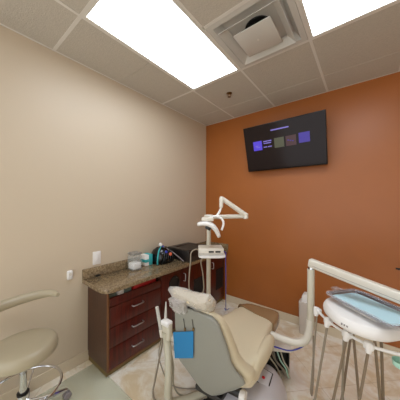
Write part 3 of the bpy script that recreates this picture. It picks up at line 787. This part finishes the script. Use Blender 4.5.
# steel tray in clear wrap, pale blue liner
t = thing('instrument_tray', tuple(tp(.2, .125, .874)), 'steel instrument tray wrapped in clear plastic on the delivery unit', 'tray')
def rr(a0, a1, b0, b1, z, n=8):
    ca_, cb_ = (a0 + a1) / 2, (b0 + b1) / 2
    return [tp(ca_ + x, cb_ + y, z) for x, y in se(n, (a1 - a0) / 2, (b1 - b0) / 2, 48)]
put('pan', B().loft([rr(.012, .408, .012, .238, .874), rr(.004, .416, .004, .246, .878), rr(-.006, .426, -.006, .256, .894), rr(-.010, .430, -.010, .260, .895), rr(-.006, .426, -.006, .256, .8965),
                     rr(.004, .416, .004, .246, .8925), rr(.012, .408, .012, .238, .8785)]), 'tray_steel', t)
rows = []
for g, z in ((.003, .8725), (.011, .882), (.015, .896), (.010, .900), (-.004, .899), (-.012, .890)):
    rows.append([p + Vector((random.uniform(-.003, .003), random.uniform(-.003, .003), random.uniform(-.003, .003))) for p in rr(-g, .42 + g, -g, .25 + g, z)])
b = B().loft(rows, cap=False)
b.loft([[tp(-.02, .09, .895), tp(-.02, .17, .895), tp(-.02, .17, .889), tp(-.02, .09, .889)], [tp(-.05, .10, .892), tp(-.05, .16, .895), tp(-.05, .16, .889), tp(-.05, .10, .888)],
        [tp(-.085, .12, .888), tp(-.085, .16, .893), tp(-.085, .16, .886), tp(-.085, .12, .884)]])
put('plastic_wrap', b, 'wrap', t, sharp=15)
tag(put('tray_liner', B().loft([rr(.016, .404, .016, .234, .8788), rr(.016, .404, .016, .234, .8802)]), 'liner', sharp=60), 'pale blue paper liner lying in the steel tray', 'paper liner')

# ------------------------------------------------------------------ utility box beneath the toe end, bin at the wall
t = thing('utility_box', (1.52, 1.87, 0), 'tan floor utility box full of cables beyond the chair base', 'utility box')
UX = Vector((.86, .52, 0)).normalized(); UY = Vector((-.52, .86, 0)).normalized(); UC = Vector((1.488, 1.825, 0))
def up(a, b_, z): return UC + UX * a + UY * b_ + ez * z
put('top_plate', B().obox(up(.0, .03, .272), (UX, UY, ez), (.145, .075, .009), .003), 'cream_metal', t)
b = B().obox(up(0, .10, .132), (UX, UY, ez), (.14, .004, .132)).obox(up(-.136, .03, .132), (UX, UY, ez), (.004, .07, .132)).obox(up(.136, .065, .132), (UX, UY, ez), (.004, .035, .132))
put('frame', b, 'dark', t, smooth=False)
put('valve_block', B().obox(up(-.03, .06, .12), (UX, UY, ez), (.07, .03, .10), .006), 'black', t)
for k, (a0, a1, m_) in enumerate(((-.06, .05, 'hose_cream'), (-.02, .09, 'hose_grey'), (.03, .11, 'mint'), (.06, .12, 'hose_cream'), (0, .10, 'hose_grey'))):
    put('cable', B().tube([up(a0, .03, .24), up(a0 + .02, -.02, .20 - .01 * k), up((a0 + a1) / 2 + .02, -.03 - .008 * k, .13), up(a1, -.02, .06), up(a1 + .02, .01, .012)], .006, 8), m_, t)
t = thing('waste_bin', (1.548, 2.70, 0), 'slim off-white bin standing against the terracotta wall behind the post', 'bin')
def q4(cx, cy, hx, hy, z): return [(cx + x, cy + y, z) for x, y in se(7, hx, hy, 24)]
put('body', B().loft([q4(1.553, 2.705, .046, .055, 0), q4(1.553, 2.705, .050, .06, .01), q4(1.553, 2.705, .056, .066, .37)]), 'bin', t)
put('lid', B().loft([q4(1.562, 2.715, .044, .052, .37), q4(1.565, 2.717, .040, .05, .43), q4(1.568, 2.72, .030, .042, .46), q4(1.568, 2.72, .01, .015, .463)]), 'white_plastic', t, sharp=60)

# ------------------------------------------------------------------ light, camera, view
w = bpy.data.worlds.new('World'); SC.world = w; w.use_nodes = True
w.node_tree.nodes['Background'].inputs['Color'].default_value = (.93, .97, 1.0, 1)
w.node_tree.nodes['Background'].inputs['Strength'].default_value = 1.9

yaw, pitch, roll = .6669, 0.0, .0035
fw = Vector((-math.sin(yaw) * math.cos(pitch), math.cos(yaw) * math.cos(pitch), math.sin(pitch)))
r = Vector((math.cos(yaw), math.sin(yaw), 0)); u = r.cross(fw)
r2 = r * math.cos(roll) + u * math.sin(roll); u2 = -r * math.sin(roll) + u * math.cos(roll)
cam = bpy.data.cameras.new('camera'); co = bpy.data.objects.new('camera', cam); COL.objects.link(co)
mw = Matrix((r2, u2, -fw)).transposed().to_4x4(); mw.translation = Vector((2.107, 0, 1.510))
co.matrix_world = mw
cam.sensor_width = 36; cam.lens = 209.64 / 400 * 36; cam.clip_start = .02; cam.shift_y = .0097
SC.camera = co
SC.view_settings.view_transform = 'Standard'; SC.view_settings.look = 'None'
SC.view_settings.exposure = 0.0; SC.view_settings.gamma = 1.0; SC.view_settings.use_curve_mapping = False
